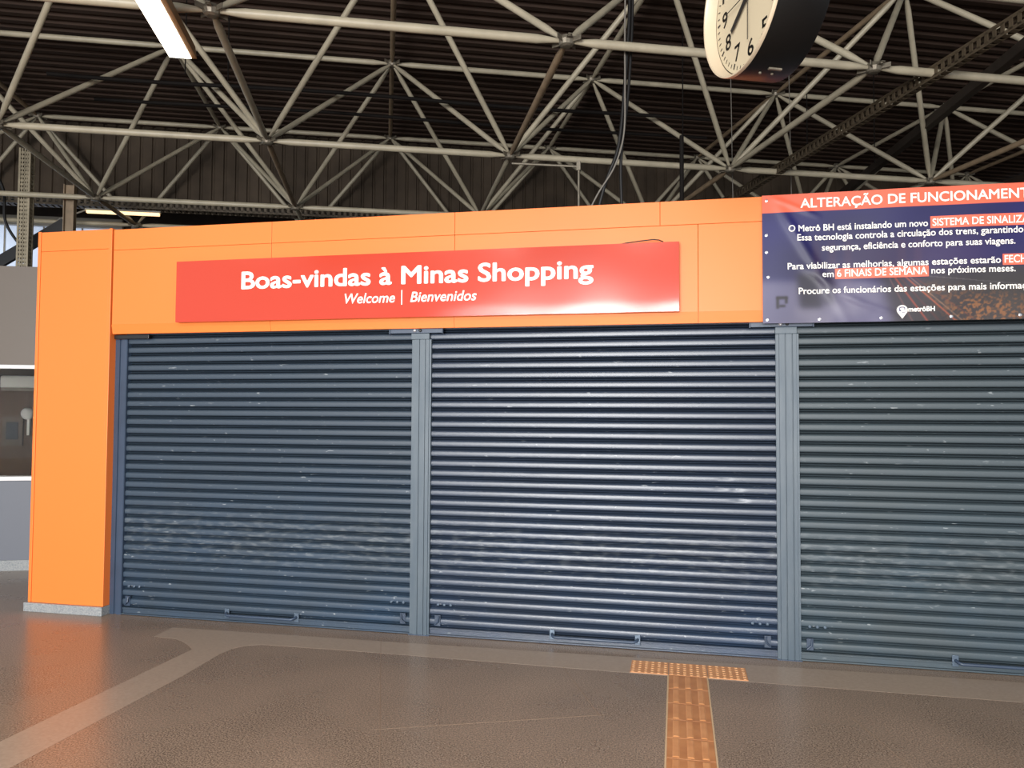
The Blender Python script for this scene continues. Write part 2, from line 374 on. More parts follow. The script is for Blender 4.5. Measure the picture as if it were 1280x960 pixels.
shutter(.8398, 3.38, 'greyish navy roller shutter under the printed banner', M['sh2'], .0005, (1.814, 2.44), (), 3, ((.90, -1), (3.31, 1)))
# guide posts
def post(x0, x1, label):
    s = thing('guide_post', ((x0 + x1) / 2, D - .02, 0), label, 'post', 'steel guide posts between the shutters')
    w_ = x1 - x0; q = MB()
    prof = [(0, .03), (0, -.030), (.022, -.030), (.024, -.036), (.060, -.036), (.062, -.029), (.066, -.029), (.068, -.036), (w_ - .048, -.036), (w_ - .046, -.029), (w_ - .042, -.029), (w_ - .040, -.036), (w_ - .016, -.036), (w_ - .014, -.030), (w_, -.030), (w_, .03)]
    q.prism([(x0 + a, D + b - .006) for a, b in prof], lambda a, b: (a, b, 0), (0, 0, 2.27))
    build('channel', q, M['post'], s)
    build('head_block', MB().box(x0 - .004, x1 - .012, D - .05, D + .03, 2.27, 2.318), M['post'], s, bevel=.003)
    hb = MB(); hb.box(x0 - .17, x1 + .09, D - .062, D - .03, 2.318, 2.352); hb.box(x1 + .09, x1 + .10, D - .068, D - .03, 2.314, 2.356); hb.box(x0 - .18, x0 - .17, D - .068, D - .03, 2.314, 2.356)
    hp = build('roller_bracket', hb, M['bluedark'], s, bevel=.002)
    for k, xx in enumerate((x0 + .03, x0 + .075)):
        build('bolt', MB().lathe((xx, D - .062, 2.338), (0, -1, 0), [(0, .013), (.008, .013), (.012, .006)], 8), M['eyelet' if k == 0 else 'black'], hp)
    build('foot', MB().box(x0 - .006, x1 + .006, D - .048, D + .03, 0, .006), M['bluedark'], s)
post(-2.0108, -1.8546, 'blue grey steel guide post between the scuffed and the shiny shutter')
post(.685, .8398, 'blue grey steel guide post below the left corner of the banner')
rail = thing('guide_rail', (-4.61, D, 0), 'narrow navy shutter guide rail beside the orange column', 'rail')
q = MB(); q.prism([(-4.672, D + .03), (-4.672, D - .03), (-4.628, D - .03), (-4.624, D - .02), (-4.602, D - .02), (-4.598, D - .036), (-4.556, D - .036), (-4.552, D - .03), (-4.552, D + .03)], lambda a, b: (a, b, 0), (0, 0, 2.31))
build('channel', q, M['bluedark'], rail)
build('roller_bracket', MB().box(-4.66, -4.33, D - .06, D - .03, 2.312, 2.345), M['black'], rail, bevel=.002)

# ---------------------------------------------------------------- welcome sign
SY = F - .06
sign = thing('welcome_sign', (-1.99, F - .03, 2.43), 'long red sign with white welcome lettering fixed on the orange fascia', 'sign')
P = []
for i in range(25):
    z = 2.431 + (2.93 - 2.431) * i / 24; row = []
    for j in range(97):
        x = -4.008 + (4.03) * j / 96
        t = max(0, (.09 - (z - 2.431)) / .09)
        row.append((x, SY + .0020 * t * t + .0018 * math.sin(8.3 * x + 1.0 + math.sin(2.7 * x)) * math.exp(-(z - 2.431) / .06) + .0012 * math.sin(3.3 * x + 1) * math.sin(7 * z) + .0009 * math.sin(7.9 * x + 5 * z), z))
    P.append(row)
build('sign_face', MB().grid(P), M['sign'], sign, smooth=60)
build('sign_box', MB().box(-4.008, .022, SY + .006, F, 2.431, 2.93), M['sign'], sign, bevel=.002)
sp = lambda x, z, d: Vector((x, SY - .002 - d, z))
lettering('lettering', 'Boas-vindas à Minas Shopping', -3.414, -.586, 2.684, .142, sp, M['white'], sign, bold=.024, thick=.001)
lettering('lettering', 'Welcome', -2.523, -2.108, 2.546, .078, sp, M['white'], sign, bold=.014, shear=.22, thick=.001)
build('divider_bar', MB().box(-2.058, -2.050, SY - .004, SY - .002, 2.527, 2.640), M['white'], sign)
lettering('lettering', 'Bienvenidos', -1.985, -1.462, 2.546, .078, sp, M['white'], sign, bold=.014, shear=.22, thick=.001)
build('wire', MB().sweep([(-.42, F - .02, 2.93), (-.36, F - .05, 2.934), (-.25, F - .055, 2.945), (-.16, F - .055, 2.952), (-.12, F - .05, 2.948), (-.09, F - .035, 2.938)], .004, 8), M['cable'], sign)

# ---------------------------------------------------------------- printed banner
BX0, BX1, BZ0, BZ1 = .592, 2.575, 2.336, 3.238
def W(x, z):
    y = F - .022
    def ridge(xa, za, xb, zb, wd, am):
        dx, dz = xb - xa, zb - za; L = math.hypot(dx, dz); t = ((x - xa) * dx + (z - za) * dz) / L / L; d = ((x - xa) * dz - (z - za) * dx) / L
        k = math.exp(-(d / wd) ** 2) * max(0, min(1, 4 * (t + .05))) * max(0, min(1, 3 * (1.15 - t))); return am * k
    y -= ridge(.68, 3.20, 1.12, 2.40, .035, .011) + ridge(.66, 3.22, .95, 3.08, .02, .006) + ridge(.82, 2.75, 1.25, 2.45, .03, .007) + ridge(1.02, 2.55, 1.45, 2.38, .025, .006)
    y -= .0035 * math.sin(4.6 * x + 2.2 * z) + .002 * math.sin(11 * x - 5 * z + 1)
    return y
def bplace(x, z, d): return Vector((x, W(x, z) - d, z))
banner = thing('vinyl_banner', ((BX0 + BX1) / 2, F - .02, BZ0), 'dark blue vinyl banner with coral title strip tied over the fascia above the shutter', 'banner')
# the print on the vinyl, drawn in units of its own height: u to the right, v downwards
rs = np.random.RandomState(3)
def smooth_noise(nu, nv, fu, fv):
    g = rs.rand(fv + 2, fu + 2); U = np.linspace(0, fu, nu); V = np.linspace(0, fv, nv); iu = U.astype(int); iv = V.astype(int); a = (U - iu)[None, :]; b = (V - iv)[:, None]
    a = a * a * (3 - 2 * a); b = b * b * (3 - 2 * b)
    return (g[iv][:, iu] * (1 - a) * (1 - b) + g[iv][:, iu + 1] * a * (1 - b) + g[iv + 1][:, iu] * (1 - a) * b + g[iv + 1][:, iu + 1] * a * b)
NU, NV = 421, 191
U = np.linspace(0, BX1 - BX0, NU)[None, :] + np.zeros((NV, 1)); V = np.linspace(BZ1 - BZ0, 0, NV)[:, None] + np.zeros((1, NU))   # row 0 is the bottom edge
img = np.zeros((NV, NU, 3)) + np.array([30, 26, 128.])
def lay(mask, rgb): 
    global img
    k = np.clip(mask, 0, 1)[..., None]; img = img * (1 - k) + np.array(rgb, float) * k
def edge(d, s=.012): return 1 / (1 + np.exp(-np.clip(d / s, -40, 40)))
n1 = smooth_noise(NU, NV, 24, 11); n2 = .55 * smooth_noise(NU, NV, 110, 55) + .45 * smooth_noise(NU, NV, 210, 95); n3 = smooth_noise(NU, NV, 7, 4)
lay(edge(V - .40, .07) * .55, (62, 54, 104)); lay(edge(.09 - np.abs(U - .10), .02) * .5, (52, 58, 128))
lay(edge(.13 - np.abs(V - .44), .03) * edge(.45 - np.abs(U - 1.0), .05) * .5, (88, 58, 116))
for a in (.36, .46, .56, .9, 1.0): lay(edge(.025 - np.abs(U - a), .006) * edge(.17 - np.abs(V - .5), .03) * .5, (98, 64, 116))
# pale platform, lower left
lay(edge(V - .60 - .05 * U, .015) * edge(1.08 - U - 0.9 * (V - .62) * 0 + .6 * (V - .75), .02) * .72, (176, 172, 206))
lay(edge(V - .50 - .35 * np.abs(U - .45), .03) * edge(.28 - np.abs(U - .48), .03) * .6 * n1, (200, 194, 222))
lay(edge(.07 - np.abs(U - .30 - .1 * (V - .6)), .012) * edge(V - .56) * edge(.80 - V) * .85, (34, 30, 58))
lay(edge(.05 - np.abs(U - .42), .015) * edge(V - .55) * edge(.78 - V) * .6, (52, 46, 76))
# dark embankment at right, with lit trackside shrubs
lay(edge(V - .56 - .18 * np.maximum(0, 1.2 - U), .02) * edge(U - .98 + .25 * (V - .6), .03) * .95, (66, 60, 66))
lay(edge(U - 1.35, .05) * edge(V - .54) * .7 * (.4 + n1), (86, 82, 84))
lay(edge(V - .66 - .16 * (U - 1.1), .02) * edge(U - 1.02 + .0 * V, .02) * edge(.30 + .45 * (U - .9) - (V - .66), .03) * (.15 + .85 * edge(n2 - .52, .04)) * .8, (142, 96, 70))
lay(edge(V - .74) * edge(U - 1.2, .03) * edge(1.62 - U, .06) * edge(n2 - .6, .03) * .8, (206, 134, 82))
# track bed and the streaks of light along the rails
trk = lambda a, b: np.abs(U - (a + (b - a) * (V - .52) / .38))
lay(edge(V - .53) * edge(.05 + .34 * (V - .53) - trk(.80, 1.02), .02) * .8, (58, 50, 62))
for a, b, c_, w_, k in ((.80, 1.05, (226, 92, 70), .006, .9), (.84, 1.22, (240, 120, 84), .006, .95), (.86, 1.26, (250, 190, 150), .003, .8), (.78, .96, (190, 120, 120), .004, .6), (.87, 1.34, (170, 80, 64), .004, .6), (.82, 1.12, (120, 60, 66), .008, .6)):
    lay(edge(w_ - trk(a, b), .002) * edge(V - .54, .02) * k, c_)
lay((np.abs(V - .62 - .12 * (U - 1.2)) < .003) * (U > 1.05) * .5, (140, 132, 138))
# square bench frame
for u0_, u1_, v0_, v1_ in ((.09, .165, .715, .735), (.09, .108, .72, .80), (.148, .165, .72, .765), (.108, .15, .775, .79)):
    lay(edge(U - u0_, .003) * edge(u1_ - U, .003) * edge(V - v0_, .003) * edge(v1_ - V, .003), (52, 48, 62))
img *= (.88 + .24 * n3)[..., None]
lay((V < .128) * 1.0, (237, 104, 76))
mbn = MB().grid([[bplace(BX0 + U[i, j], BZ1 - V[i, j], 0) for j in range(NU)] for i in range(NV)])
mv = bpy.data.materials.new('printed_vinyl'); mv.use_nodes = True; b_ = mv.node_tree.nodes['Principled BSDF']; b_.inputs['Roughness'].default_value = .45; b_.inputs['Specular IOR Level'].default_value = .35
at = mv.node_tree.nodes.new('ShaderNodeAttribute'); at.attribute_name = 'print'; mv.node_tree.links.new(at.outputs['Color'], b_.inputs['Base Color'])
sheet = build('vinyl_sheet', mbn, mv, banner, smooth=80)
c01 = np.clip(img * np.where((V < .128)[..., None], .92, .62), 0, 255) / 255; cl = np.where(c01 <= .04045, c01 / 12.92, ((c01 + .055) / 1.055) ** 2.4)
ca = sheet.data.color_attributes.new('print', 'FLOAT_COLOR', 'POINT'); ca.data.foreach_set('color', np.concatenate([cl, np.ones((NV, NU, 1))], 2).ravel())
def btext(body, x0, x1, base, cap=.047, m='white', bold=.013, lift=.003):
    lettering('lettering', body, x0, x1, base, cap, lambda x, z, d: bplace(x, z, d + lift), M[m], banner, bold=bold)
def bpatch(x0, x1, z0, z1):
    n = 24; build('highlight_strip', MB().grid([[bplace(x0 + (x1 - x0) * j / n, z0 + (z1 - z0) * i / 4, .002) for j in range(n + 1)] for i in range(5)]), M['coral'], banner)
btext('ALTERAÇÃO DE FUNCIONAMENTO', .846, 2.345, 3.136, .066, bold=.017)
btext('O Metrô BH está instalando um novo', .766, 1.656, 2.972, .045); bpatch(1.672, 2.42, 2.958, 3.038)
btext('SISTEMA DE SINALIZAÇÃO.', 1.684, 2.408, 2.972, .05, bold=.013)
btext('Essa tecnologia controla a circulação dos trens, garantindo mais', .823, 2.355, 2.907, .045)
btext('segurança, eficiência e conforto para suas viagens.', .985, 2.183, 2.833, .045)
btext('Para viabilizar as melhorias, algumas estações estarão', .759, 2.094, 2.709, .045); bpatch(2.106, 2.405, 2.695, 2.768)
btext('FECHADAS', 2.116, 2.395, 2.709, .05, bold=.013)
btext('em', .984, 1.06, 2.648, .045); bpatch(1.069, 1.657, 2.634, 2.706); btext('6 FINAIS DE SEMANA', 1.081, 1.647, 2.648, .05, bold=.013)
btext('nos próximos meses.', 1.672, 2.180, 2.650, .045)
btext('Procure os funcionários das estações para mais informações.', .831, 2.34, 2.535, .045)
btext('metrôBH', 1.528, 1.690, 2.398, .034, bold=.025)
# map-pin emblem with a little train front
def bprism(poly, m, name, lift):
    build(name, MB().add([bplace(x, z, lift) for x, z in poly], [tuple(range(len(poly)))]), M[m], emb)
emb_poly = [(1.490 + .034 * math.cos(math.radians(t)), 2.410 + .034 * math.sin(math.radians(t))) for t in range(-35, 216, 10)] + [(1.490, 2.352)]
emb = build('pin_emblem', MB().add([bplace(x, z, .0042) for x, z in emb_poly], [tuple(range(len(emb_poly)))]), M['white'], banner)
M['navyink'] = mat('navy_ink', (40, 38, 92), .5)
rr_ = lambda cx, cz, a, b: [(cx + a * (1 if math.cos(t) > 0 else -1) * abs(math.cos(t)) ** .5, cz + b * (1 if math.sin(t) > 0 else -1) * abs(math.sin(t)) ** .5) for t in np.linspace(0, 2 * math.pi, 25)[:-1]]
bprism(rr_(1.490, 2.411, .019, .022), 'navyink', 'train_mark', .0046)
bprism(rr_(1.490, 2.418, .013, .008), 'white', 'train_mark', .005)
for s_ in (-1, 1): bprism(rr_(1.490 + .010 * s_, 2.398, .004, .004), 'white', 'train_mark', .005)
for x, z in ((.62, 2.955), (.62, 2.835), (.63, 2.66), (.622, 2.36), (.965, 2.358), (1.36, 2.36), (1.79, 2.36), (2.2, 2.362), (.622, 3.2), (2.54, 3.2), (2.54, 2.362)):
    build('eyelet', MB().lathe(bplace(x, z, .001), (0, -1, 0), [(0, .010), (.003, .010), (.004, .005), (.001, .004)], 14), M['eyelet'], banner)

# ---------------------------------------------------------------- hanging double-faced clock
CC = Vector((.272, 3.402, 3.532)); AZ = .398; CN = Vector((-math.cos(AZ), -math.sin(AZ), 0)); CR = Vector((math.sin(AZ), -math.cos(AZ), 0)); TH = .233; R_ = .35
clock = thing('station_clock', CC - CN * TH / 2, 'round black double-faced station clock hanging above the banner', 'clock')
dm = MB().lathe(CC - CN * TH, CN, [(.075, R_ - .022), (0, R_ - .018), (0, R_), (.004, R_ + .002), (TH - .004, R_ + .002), (TH, R_), (TH, R_ - .008), (TH - .075, R_ - .02)], 96)
build('drum', dm, M['drum'], clock, smooth=30)
def dial(o, n, r, full):
    d = build('dial', MB().lathe(o - n * .056, n, [(0, .329), (.004, .329)], 72), M['dial'], clock)
    ring = MB(); prof = [(-.052, .333), (-.006, .338), (.003, .344), (.004, .3505), (-.004, .3535), (-.012, .3525), (-.012, .351), (-.001, .3495), (-.001, .345), (-.008, .3405), (-.052, .3355)]
    nn = 96; a = r; b = UZ; vs = []; fs = []
    for h_, q_ in prof:
        if not full: q_ = q_ * .984; h_ -= .004
        for k in range(nn):
            t = 2 * math.pi * k / nn; vs.append(o + n * h_ + q_ * (math.cos(t) * a + math.sin(t) * b))
    m_ = len(prof)
    for i in range(m_):
        for k in range(nn):
            k2 = (k + 1) % nn; i2 = (i + 1) % m_; fs.append((i * nn + k, i * nn + k2, i2 * nn + k2, i2 * nn + k))
    build('rim', ring.add(vs, fs), M['dialrim'], clock, smooth=40)
    at_ = lambda rad, hr, lift=.0: o - n * (.0515 - lift) + r * (rad * math.sin(hr * math.pi / 6)) + UZ * (rad * math.cos(hr * math.pi / 6))
    tk = MB()
    for k in range(60):
        h_ = k / 5; big = k % 5 == 0; p0 = at_(.288 if big else .295, h_, .001); p1 = at_(.312, h_, .001); tk.bar(p0, p1, .0045 if big else .002, .0006, n)
    build('minute_track', tk, M['ink'], d)
    for k in range(1, 13):
        c_ = at_(.239, k, .0012); s = str(k); wd = .026 if len(s) == 1 else .056
        lettering('numeral', s, -wd, wd, -.036, .072, lambda x, z, dd, c_=c_: c_ + r * x + UZ * z, M['ink'], d, bold=.01)
    def hand(hr, l, tail, w0, w1, lift, nm):
        p0 = at_(-tail, hr, lift); p1 = at_(l, hr, lift); dr = (p1 - p0).normalized(); sd = dr.cross(n)
        build(nm, MB().prism([(0, -w0), (1, -w1), (1, w1), (0, w0)], lambda a_, b_: p0 + (p1 - p0) * a_ + sd * b_, n * .002), M['ink'], clock)
    hand(7.95, .186, .05, .012, .011, .010, 'hour_hand'); hand(9.0, .2, .05, .0022, .0016, .016, 'second_hand'); hand(6.03, .205, .05, .0022, .0018, .013, 'minute_hand')
    build('hub', MB().lathe(at_(0, 0, .002), n, [(0, .018), (.016, .018), (.02, .012)], 20), M['ink'], clock)
dial(CC, CN, CR, True); dial(CC - CN * TH, -CN, -CR, False)
top = CC - CN * TH / 2
hs = MB().sweep([top + UZ * (R_ - .01), T(*( (top - TO).dot(TX), (top - TO).dot(TY), 6.93))], .022, 12); build('hanger_rod', hs, M['black'], clock, smooth=50)
bt = MB(); b0 = top - UZ * (R_ + .002)
for s_ in (-1, 1):
    bt.lathe(b0 + CN * .028 * s_ + CR * .01, (0, 0, -1), [(0, .006), (.006, .006), (.008, .003)], 10)
bt.obox(b0 - CN * .02 + CR * .05, (CN, CR, UZ), (.03, .006, .004))
build('case_screw', bt, M['galv'], clock)

# ---------------------------------------------------------------- space frame
ZL, ZU, PX, PY = 5.0044, 6.7799, 2.9999, 3.0827
def Ln(i, j): return T(i * PX, j * PY if j < 2 else 5.06, ZL if j < 2 else ZL + .05)
def Un(i, j): return T((i + .5) * PX, (j + .5) * PY, ZU)
fr = thing('space_frame', T(7.5, 1.5, 5.0), 'cream painted tubular space frame holding up the dark corrugated roof', 'roof frame')
def tube(name, a, b, r, m, e=.05):
    d = (b - a).normalized(); L = (b - a).length
    P_ = [a + d * e, a + d * (e + .05), a + d * (e + .22), b - d * (e + .22), b - d * (e + .05), b - d * e]
    build(name, MB().sweep(P_, [r * .45, r * .55, r, r, r * .55, r * .45], 12), m, fr, smooth=60)
IL = range(-1, 7); JL = range(-1, 3); IU = range(-1, 6); JU = range(-1, 2)
for j in JL:
    for i in IL:
        if i + 1 in IL: tube('bottom_chord', Ln(i, j), Ln(i + 1, j), .041, M['cream'])
        if j + 1 in JL: tube('bottom_chord', Ln(i, j), Ln(i, j + 1), .036, M['brownshade' if (i + j) % 2 else 'cream'])  # alternate cross chords browned to suggest their shading
for j in JU:
    for i in IU:
        if i + 1 in IU: tube('top_chord', Un(i, j), Un(i + 1, j), .038, M['cream'])
        if j + 1 in JU: tube('top_chord', Un(i, j), Un(i, j + 1), .036, M['brownshade' if i % 2 else 'cream'])
        for (di, dj) in ((0, 0), (1, 0), (0, 1), (1, 1)):
            tube('diagonal_tube', Un(i, j), Ln(i + di, j + dj), .034, M['cream'])
def node(c, up_):
    q = MB(); q.lathe(c - UZ * .05, UZ, [(0, .035), (.012, .062), (.05, .078), (.088, .062), (.1, .035)], 14)
    for k in range(8):
        a = k * math.pi / 4 + TA; dv = Vector((math.cos(a), math.sin(a), 0))
        q.bar(c + dv * .05, c + dv * .15, .018 if k % 2 == 0 else .004, .004 if k % 2 == 0 else .022)
        if k % 2 == 0: q.lathe(c + dv * .12 - UZ * .012, UZ, [(0, .014), (.024, .014)], 6)
    return build('node_joint', q, M['galv'], fr)
for j in JL:
    for i in IL: node(Ln(i, j), 0)
for j in JU:
    for i in IU: node(Un(i, j), 1)

# ---------------------------------------------------------------- trays, conduits, cables, lamps overhead
def tray(name, p, q, w_, h_, m, label, cat, pitch=.09, group=None):
    p = Vector(p); q = Vector(q); d = (q - p).normalized(); L = (q - p).length; sd = d.cross(UZ).normalized(); t = .004; b = MB()
    for s_ in (-1, 1):
        for zz in (0, h_): b.bar(p + sd * s_ * w_ / 2 + UZ * zz, q + sd * s_ * w_ / 2 + UZ * zz, t, h_ * .16)
    b.bar(p - UZ * h_ * .16, q - UZ * h_ * .16, w_ / 2 - .002, t / 2) if w_ < .06 else None
    n = int(L / pitch)
    for k in range(n + 1):
        c = p + d * (k * L / n)
        for s_ in (-1, 1): b.obox(c + sd * s_ * w_ / 2 + UZ * h_ / 2, (d, sd, UZ), (pitch * .22, t, h_ / 2))
        b.obox(c - UZ * h_ * .14, (d, sd, UZ), (pitch * .28, w_ / 2, t / 2))
    return tag(build(name, b, m), label, cat, group)
tray('cable_tray', T(9.6, -6.5, 4.93), T(9.72, 2.2, 5.0), .07, .10, M['traym'], 'perforated steel cable tray sloping down behind the coral strip of the banner', 'cable tray')
tray('cable_tray', T(-4, 4.72, 5.27), T(7.5, 4.72, 5.27), .22, .12, M['traym'], 'wide perforated cable tray along the foot of the dark cladding wall', 'cable tray', .1)
cb = MB().bar(T(10.75, -3.8, 5.58), T(12.45, 2.9, 5.62), .05, .06)
tag(build('cable_duct', cb, M['traydark']), 'dark closed cable duct crossing the tubes at the far right', 'cable duct')
def line(name, pts, r, m, label, cat, group=None):
    return tag(build(name, MB().sweep(pts, r, 8), m, smooth=60), label, cat, group)
line('conduit', [T(x, .52 + .01 * math.sin(x), 5.86 - .015 * math.sin(x * 1.3)) for x in np.linspace(.3, 9.0, 24)], .026, M['conduit'], 'dark conduit crossing the tubes just below the roof, the nearer of two', 'conduit')
line('conduit', [T(x, 1.22 + .01 * math.sin(x), 5.86 - .015 * math.sin(x * 1.1 + 1)) for x in np.linspace(.6, 9.2, 24)], .024, M['conduit'], 'dark conduit crossing the tubes just below the roof, the farther of two', 'conduit')
def spl(pts, n=30):
    P_ = [Vector(p) for p in pts]; P_ = [2 * P_[0] - P_[1]] + P_ + [2 * P_[-1] - P_[-2]]; out = []
    for i in range(1, len(P_) - 2):
        for k in range(8):
            t = k / 8; a, b, c, d = P_[i - 1:i + 3]
            out.append(.5 * ((2 * b) + (c - a) * t + (2 * a - 5 * b + 4 * c - d) * t * t + (3 * b - a - 3 * c + d) * t ** 3))
    return out + [P_[-2]]
line('hanging_cable', spl([(-.40, 7.0, 6.9), (-.41, 7.0, 5.5), (-.43, 7.0, 5.05), (-.468, 7.0, 4.53), (-.497, 7.0, 4.24), (-.534, 7.0, 4.06), (-.643, 7.0, 3.77), (-.76, 7.0, 3.3)]), .016, M['cable'], 'thick black cable hanging in a bundle above the sign, swinging left lower down', 'cable')
line('hanging_cable', spl([(-.375, 7.04, 6.9), (-.385, 7.04, 5.5), (-.40, 7.04, 5.05), (-.43, 7.04, 4.6), (-.49, 7.04, 4.05), (-.485, 7.04, 3.6), (-.48, 7.04, 3.2)]), .014, M['cable'], 'black cable hanging straight in the bundle above the sign', 'cable')
line('hanging_cable', spl([(-.43, 6.97, 6.9), (-.45, 6.97, 5.3), (-.45, 6.97, 4.7), (-.46, 6.97, 4.25), (-.545, 6.97, 3.95), (-.70, 6.97, 3.7), (-.85, 6.97, 3.4)]), .008, M['greycable'], 'thin grey cable hanging loosest in the bundle above the sign', 'cable')
line('drop_pipe', [(.06, 8.0, 4.56), (.06, 8.0, 0)], .022, M['conduit'], 'dark vertical pipe standing behind the fascia, right of the cables', 'pipe')
dp = MB().sweep([(-1.72, 8.0, 4.385), (-1.02, 8.0, 4.31), (-1.0, 8.0, 4.28), (-1.0, 8.0, 0)], .013, 8); dp.box(-1.02, -.98, 7.97, 8.03, 4.26, 4.36)
tag(build('drop_pipe', dp, M['galv'], smooth=60), 'bent pale pipe running along the tube then down behind the fascia', 'pipe')
for k, (x, y_, z0, lab) in enumerate(((1.95, .35, 5.9, 'left of the lit lamp end, farther left'), (2.45, .4, 5.88, 'just beside the end of the lit lamp'), (8.25, -.2, 5.2, 'in front of the tray, under the clock'), (10.6, .8, 5.5, 'right of the dark duct, nearer it'), (11.7, .8, 5.5, 'right of the dark duct, at the far right'))):
    line('hanger_rod', [T(x, y_, 6.94), T(x, y_, z0)], .008, M['conduit'], 'thin dark rod hanging from the roof ' + lab, 'rod')
for k, (x, y_, z0) in enumerate(((9.2, .4, 3.1), (10.2, .6, 3.1))):
    line('hanging_wire', [T(x, y_, 6.9), T(x + .03, y_, 4.6), T(x + .02, y_, z0)], .006, M['greycable'], 'thin pale wire hanging behind the banner, ' + ('the left one' if k == 0 else 'the right one'), 'wire')
# big LED luminaire
lum = thing('ceiling_lamp', T(2.62, -4.0, 4.84), 'lit rectangular lamp hanging under the tubes at upper left', 'lamp')
X0, X1, Y0, Y1 = 2.53, 2.712, -5.1, -2.515
def frus(x0, x1, y0, y1, z0, ins, z1):
    return MB().add([T(x0, y0, z0), T(x1, y0, z0), T(x1, y1, z0), T(x0, y1, z0), T(x0 + ins, y0 + ins, z1), T(x1 - ins, y0 + ins, z1), T(x1 - ins, y1 - ins, z1), T(x0 + ins, y1 - ins, z1)],
                    [(3, 2, 1, 0), (4, 5, 6, 7), (0, 1, 5, 4), (1, 2, 6, 5), (2, 3, 7, 6), (3, 0, 4, 7)])
build('housing', frus(X0 - .006, X1 + .045, Y0, Y1 + .01, 4.845, .012, 4.95), M['lampbody'], lum)
build('diffuser', frus(X0, X1, Y0 + .01, Y1, 4.838, .0, 4.846), M['lamp'], lum)
for yy in (-4.6, -3.0): build('hanger', MB().sweep([T(2.62, yy, 4.91), T(2.62, yy, 6.93)], .006, 8), M['conduit'], lum)
# lit batten under the tray
bat = thing('batten_lamp', T(-.1, 4.6, 5.14), 'small warm lit batten lamp under the wide cable tray', 'lamp')
build('tube', MB().bar(T(-.67, 4.6, 5.15), T(.52, 4.6, 5.15), .03, .025), M['warm'], bat, bevel=.008)
build('housing', MB().bar(T(-.69, 4.6, 5.19), T(.54, 4.6, 5.19), .035, .015), M['steelbeam'], bat)
build('bracket', MB().bar(T(-.68, 4.6, 5.18), T(-1.0, 4.3, 4.92), .012, .012), M['steelbeam'], bat)
# posts and brace at far left
lp = thing('lattice_column', T(-1.0, 3.25, 0), 'slim pale perforated steel column standing against the glowing sky panel at far left', 'column')
lm = MB(); a0 = .07
for sx in (-1, 1):
    for sy in (-1, 1): lm.bar(T(-1.06 + sx * a0, 3.25 + sy * a0, 0), T(-1.06 + sx * a0, 3.25 + sy * a0, 5.75), .014, .014, TX)
build('corner_angle', lm, M['traycream'], lp)
lb = MB(); z = .1
while z < 5.7:
    for s_ in (-1, 1):
        lb.bar(T(-1.12, 3.25 + s_ * a0, z), T(-1.0, 3.25 + s_ * a0, z), .004, .016); lb.bar(T(-1.06 + s_ * a0, 3.19, z), T(-1.06 + s_ * a0, 3.31, z), .004, .016)
    z += .062
for s_ in (-1, 0, 1):
    lb.bar(T(-1.06 + .035 * s_, 3.25 - a0, 0), T(-1.06 + .035 * s_, 3.25 - a0, 5.75), .008, .004, TY); lb.bar(T(-1.06 + a0, 3.25 + .035 * s_, 0), T(-1.06 + a0, 3.25 + .035 * s_, 5.75), .008, .004, TX)
build('perforated_web', lb, M['traycream'], lp)
ip = MB(); c = T(-.45, 3.3, 0)
ip.obox(c + UZ * 2.62, (TX, TY, UZ), (.07, .006, 2.62))
for s_ in (-1, 1): ip.obox(c + TX * s_ * .07 + UZ * 2.62, (TX, TY, UZ), (.007, .06, 2.62))
tag(build('steel_post', ip, M['brownshade']), 'brown steel post rising behind the top left corner of the orange column', 'post')
tag(build('diagonal_brace', MB().bar(T(-2.6, 3.6, 3.32), T(-.62, 3.6, 4.70), .04, .085), M['black']), 'black diagonal steel brace in front of the glowing sky panel', 'brace')
line('hanging_cable', spl([T(-1.75, 3.6, 5.6), T(-1.55, 3.62, 5.2), T(-1.5, 3.6, 4.7), T(-1.3, 3.62, 4.35), T(-1.12, 3.6, 4.22)]), .022, M['cable'], 'black cable looping beside the pale perforated column', 'cable')

# ---------------------------------------------------------------- glazed booth at far left
bx0, bx1, by, bb_ = -4.0, 1.25, -.6, 2.5
booth = thing('booth', T(-1.4, 1, 0), 'grey booth with a glazed window, left of the orange column', 'booth')
def bbox(x0, x1, y0, y1, z0, z1): return MB().obox(T((x0 + x1) / 2, (y0 + y1) / 2, (z0 + z1) / 2), (TX, TY, UZ), ((x1 - x0) / 2, (y1 - y0) / 2, (z1 - z0) / 2))
build('lower_wall', bbox(bx0, bx1, by, by + .12, .11, .955), M['boothgrey'], booth)
build('skirting', bbox(bx0, bx1, by - .015, by + .12, 0, .11), M['granite'], booth)
build('sill', bbox(bx0, bx1, by - .03, by + .14, .955, 1.0), M['sill'], booth, bevel=.004)
build('upper_panel', bbox(bx0, bx1, by, by + .12, 2.195, 3.2), M['boothtaupe'], booth)
build('window_head', bbox(bx0, bx1, by + .02, by + .1, 2.155, 2.195), M['sill'], booth)
build('glass_pane', bbox(bx0, bx1 - .05, by + .05, by + .058, 1.0, 2.155), M['glass'], booth)
build('window_jamb', bbox(bx1 - .05, bx1, by + .02, by + .1, 1.0, 2.155), M['sill'], booth)
build('inner_wall', bbox(bx0, bx1, bb_, bb_ + .1, 0, 3.1), M['inwall'], booth)
sw = bbox(bx1 - .0, bx1 + .1, by, bb_ + .1, 0, 3.2); build('side_wall', sw, M['indark'], booth)
build('roof', bbox(bx0, bx1 + .1, by, bb_ + .1, 3.2, 3.26), M['boothtaupe'], booth)
build('inner_door', bbox(-.42, .1, bb_ - .05, bb_ - .005, 0, 2.0), M['indark'], booth)
ac = thing('wall_air_conditioner', T(-.7, bb_ - .12, 1.97), 'white air conditioner high on the booth inner wall', 'air conditioner')
build('casing', bbox(-.93, -.42, bb_ - .2, bb_ - .005, 2.02, 2.2), M['inwhite'], ac, bevel=.03)
